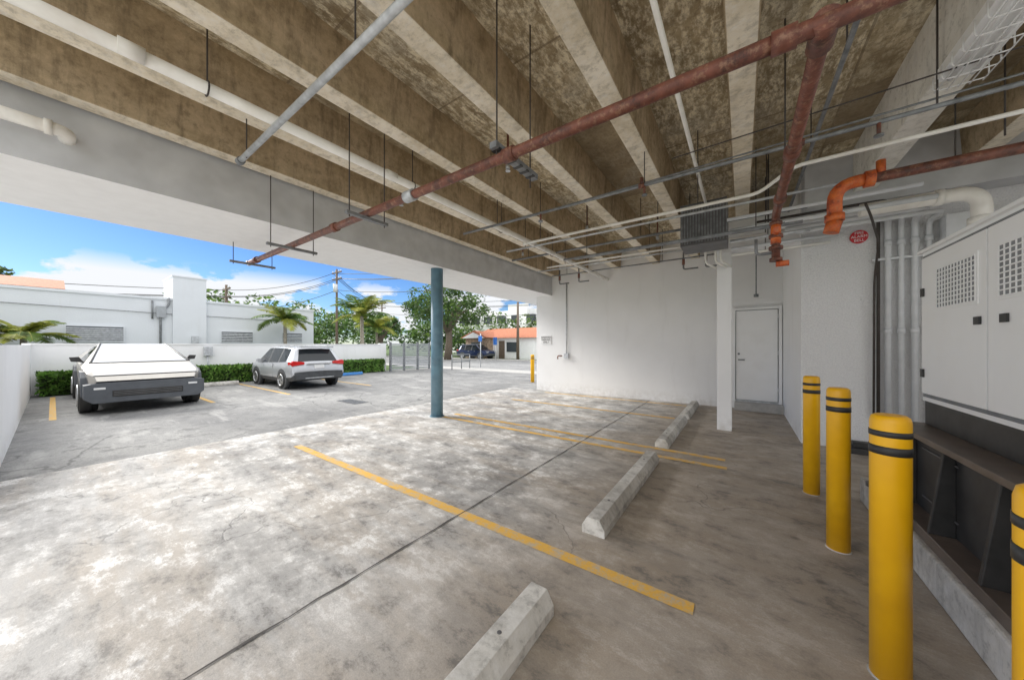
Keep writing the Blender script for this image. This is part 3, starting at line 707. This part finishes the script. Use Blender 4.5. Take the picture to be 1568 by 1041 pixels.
def wedge(name,loc,rz,sz):
    root=empty(name); root.location=loc; root.rotation_euler=(0,0,rz); root.scale=(1,1,sz)
    g=MB()
    st=[(0,.75,1.30,.95,1.34,.90),(2.35,.52,1.27,1.0,1.74,.66),(3.0,.52,1.25,1.0,1.79,.62),(4.72,.55,1.16,.99,1.27,.86),(5.45,.66,1.02,.93,1.09,.87)]
    R=[]
    for x,zs,zb,wb,zt,wt in st:
        R.append([(x,wb-.04,zs),(x,wb,zb),(x,wt,zt),(x,-wt,zt),(x,-wb,zb),(x,-wb+.04,zs)])
    for i in range(4):
        for j in range(6):
            mt='steel'
            if j==5: mt='trim'
            if j==2 and i==1: mt='glass'
            if j==2 and i==2: mt='wsglass'
            g.face([R[i][j],R[i+1][j],R[i+1][(j+1)%6],R[i][(j+1)%6]],mt)
    g.face(R[0],'steel')
    a=R[-1]; nz=[(5.66,.80,.84),(5.60,.84,.98),(5.60,-.84,.98),(5.66,-.80,.84)]
    g.face([a[2],a[3],nz[2],nz[1]],'steel'); g.face([nz[1],nz[2],nz[3],nz[0]],'steel')
    g.face([a[1],a[2],nz[1],nz[0]],'steel'); g.face([a[4],nz[3],nz[2],a[3]],'steel'); g.face([a[0],a[1],nz[0]],'steel'); g.face([a[5],nz[3],a[4]],'steel')
    g.face([a[0],nz[0],nz[3],a[5]],'trim')
    for s in(-1,1):
        def P(x,t,e=.004):
            for i in range(4):
                if st[i][0]<=x<=st[i+1][0]:
                    k=(x-st[i][0])/(st[i+1][0]-st[i][0]); q=[st[i][m]*(1-k)+st[i+1][m]*k for m in range(6)]
                    return (x,s*(q[3]*(1-t)+q[5]*t+e),q[2]*(1-t)+q[4]*t+e)
        g.face([P(1.9,.12),P(3.0,.1),P(4.3,.15),P(3.0,.92),P(2.4,.9),P(2.0,.75)],'glass')
        A=Vector((3.0,s*.62,1.79)); B=Vector((4.72,s*.86,1.27)); g.tube([A,B],.03,'blk',6)
    g.tube([(4.72,-.86,1.275),(4.72,.86,1.275)],.018,'blk',6)
    g.build('body',1,parent=root,bevel=.012)
    g=MB()
    g.box(5.585,5.625,-.85,.85,.985,1.005,'signw'); g.box(5.58,5.615,-.86,.86,.965,.984,'blk')
    g.prism([(-.99,.42),(-.99,.76),(-.80,.80),(.80,.80),(.99,.76),(.99,.42),(.86,.30),(-.86,.30)],'x',5.1,5.70,'bump')
    g.box(5.69,5.712,-.58,.58,.44,.60,'blk'); 
    for k in range(3): g.box(5.705,5.72,-.56,.56,.47+k*.04,.485+k*.04,'dgrey')
    g.box(5.69,5.71,-.85,-.68,.64,.69,'signw'); g.box(5.69,5.71,.68,.85,.64,.69,'signw')
    g.box(.2,5.2,-.88,.88,.38,.60,'blk')
    g.prism([(-.9,.4),(-.9,.8),(.9,.8),(.9,.4)],'x',-.06,.05,'bump')
    for x in(4.72,1.08):
        for s in(-1,1):
            p=[(x-.62,.45),(x-.5,.98),(x-.28,1.08),(x+.30,1.06),(x+.52,.92),(x+.64,.45)]
            g.prism(p,'y',min(s*.90,s*1.02),max(s*.90,s*1.02),'bump')
            g.tube([(x,s*.85,.44),(x,s*1.024,.44)],.47,'blk',26)
            wheel(g,x,s*.89,.43,.29,s)
    for s in(-1,1):
        g.prism([(s*.92,1.27),(s*1.12,1.30),(s*1.15,1.42),(s*1.0,1.43)][::s],'x',3.85,3.97,'blk')
    g.build('trim',1,parent=root,bevel=.01)
wedge('parked_electric_pickup',(-11.9-5.68,1.38,0),0,.91)

# ---------------- world, sun, camera ----------------
el=32
az_dir=Vector((-.97,-.25,0)).normalized()
sun_dir=Vector((az_dir.x*math.cos(rad(el)),az_dir.y*math.cos(rad(el)),math.sin(rad(el))))
w=bpy.data.worlds.new('World'); S.world=w; w.use_nodes=True
t=w.node_tree; t.nodes.clear()
def nn(k): return t.nodes.new(k)
out=nn('ShaderNodeOutputWorld'); bg=nn('ShaderNodeBackground'); bg.inputs[1].default_value=.15
sky=nn('ShaderNodeTexSky'); sky.sky_type='NISHITA'; sky.sun_disc=False; sky.sun_elevation=rad(el)
sky.sun_rotation=math.atan2(sun_dir.x,sun_dir.y); sky.air_density=1.0; sky.dust_density=.3; sky.ozone_density=2.0
tc=nn('ShaderNodeTexCoord'); sp=nn('ShaderNodeSeparateXYZ'); t.links.new(tc.outputs['Generated'],sp.inputs[0])
tr=nn('ShaderNodeValToRGB'); cr=tr.color_ramp; cr.elements[0].position=0; cr.elements[0].color=(.60,.74,.90,1)
cr.elements[1].position=.5; cr.elements[1].color=(1,1,1,1)
e=cr.elements.new(.10); e.color=(.46,.64,.90,1)
e=cr.elements.new(.26); e.color=(.34,.54,.90,1)
t.links.new(sp.outputs[2],tr.inputs[0])
mt=nn('ShaderNodeMix'); mt.data_type='RGBA'; mt.blend_type='MULTIPLY'; mt.inputs[0].default_value=1
t.links.new(sky.outputs[0],mt.inputs[6]); t.links.new(tr.outputs[0],mt.inputs[7])
mp=nn('ShaderNodeMapping'); mp.inputs['Scale'].default_value=(1,1,1.9); mp.inputs['Location'].default_value=(.9,.4,.2)
nz=nn('ShaderNodeTexNoise'); nz.inputs['Scale'].default_value=6.5; nz.inputs['Detail'].default_value=9; nz.inputs['Roughness'].default_value=.58
t.links.new(tc.outputs['Generated'],mp.inputs[0]); t.links.new(mp.outputs[0],nz.inputs['Vector'])
# coverage bias: unseen bright cloud bank added behind camera and overhead to light interior
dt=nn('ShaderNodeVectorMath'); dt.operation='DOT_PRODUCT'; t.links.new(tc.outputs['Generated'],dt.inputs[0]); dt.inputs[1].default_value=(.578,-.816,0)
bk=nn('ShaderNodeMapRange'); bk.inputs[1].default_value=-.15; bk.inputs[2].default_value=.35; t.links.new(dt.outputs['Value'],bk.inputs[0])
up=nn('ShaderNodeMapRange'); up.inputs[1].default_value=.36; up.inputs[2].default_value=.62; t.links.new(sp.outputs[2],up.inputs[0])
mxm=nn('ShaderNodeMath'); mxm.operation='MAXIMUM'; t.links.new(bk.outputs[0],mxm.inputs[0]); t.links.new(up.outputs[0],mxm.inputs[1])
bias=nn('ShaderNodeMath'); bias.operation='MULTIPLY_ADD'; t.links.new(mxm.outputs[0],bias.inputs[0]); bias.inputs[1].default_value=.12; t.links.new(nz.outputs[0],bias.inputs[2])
r=nn('ShaderNodeMapRange'); r.inputs[1].default_value=.465; r.inputs[2].default_value=.515; t.links.new(bias.outputs[0],r.inputs[0])
mk=nn('ShaderNodeValToRGB'); c2=mk.color_ramp; c2.elements[0].position=.0; c2.elements[0].color=(.7,.7,.7,1); c2.elements[1].position=.45; c2.elements[1].color=(1,1,1,1)
for p,v in((.05,1),(.145,1),(.18,.0),(.32,.0)):
    e=c2.elements.new(p); e.color=(v,v,v,1)
t.links.new(sp.outputs[2],mk.inputs[0])
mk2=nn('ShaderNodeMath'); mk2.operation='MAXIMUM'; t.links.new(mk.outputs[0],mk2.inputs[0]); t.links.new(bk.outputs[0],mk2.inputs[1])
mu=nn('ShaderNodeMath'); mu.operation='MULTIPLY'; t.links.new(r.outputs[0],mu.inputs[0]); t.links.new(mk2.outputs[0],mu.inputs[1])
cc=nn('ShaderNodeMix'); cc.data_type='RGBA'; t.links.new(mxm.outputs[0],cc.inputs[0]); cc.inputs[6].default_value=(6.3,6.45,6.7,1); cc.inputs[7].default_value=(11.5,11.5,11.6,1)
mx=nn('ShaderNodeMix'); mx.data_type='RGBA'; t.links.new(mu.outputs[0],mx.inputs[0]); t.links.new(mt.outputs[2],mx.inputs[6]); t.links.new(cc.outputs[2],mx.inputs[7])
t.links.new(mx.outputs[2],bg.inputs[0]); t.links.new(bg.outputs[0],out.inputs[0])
L=bpy.data.lights.new('sun','SUN'); L.energy=4.3; L.angle=rad(24); L.color=(1,.97,.92)
lo=bpy.data.objects.new('sun',L); S.collection.objects.link(lo); lo.rotation_euler=sun_dir.to_track_quat('Z','Y').to_euler()
cam=bpy.data.cameras.new('camera'); cam.sensor_width=36; cam.lens=498/1568*36; cam.shift_y=.0048; cam.clip_start=.05; cam.clip_end=6000
co=bpy.data.objects.new('camera',cam); S.collection.objects.link(co); co.location=(0,0,H); co.rotation_euler=(rad(90),0,rad(35.3)); S.camera=co
S.view_settings.view_transform='Standard'; S.view_settings.look='None'; S.view_settings.exposure=0
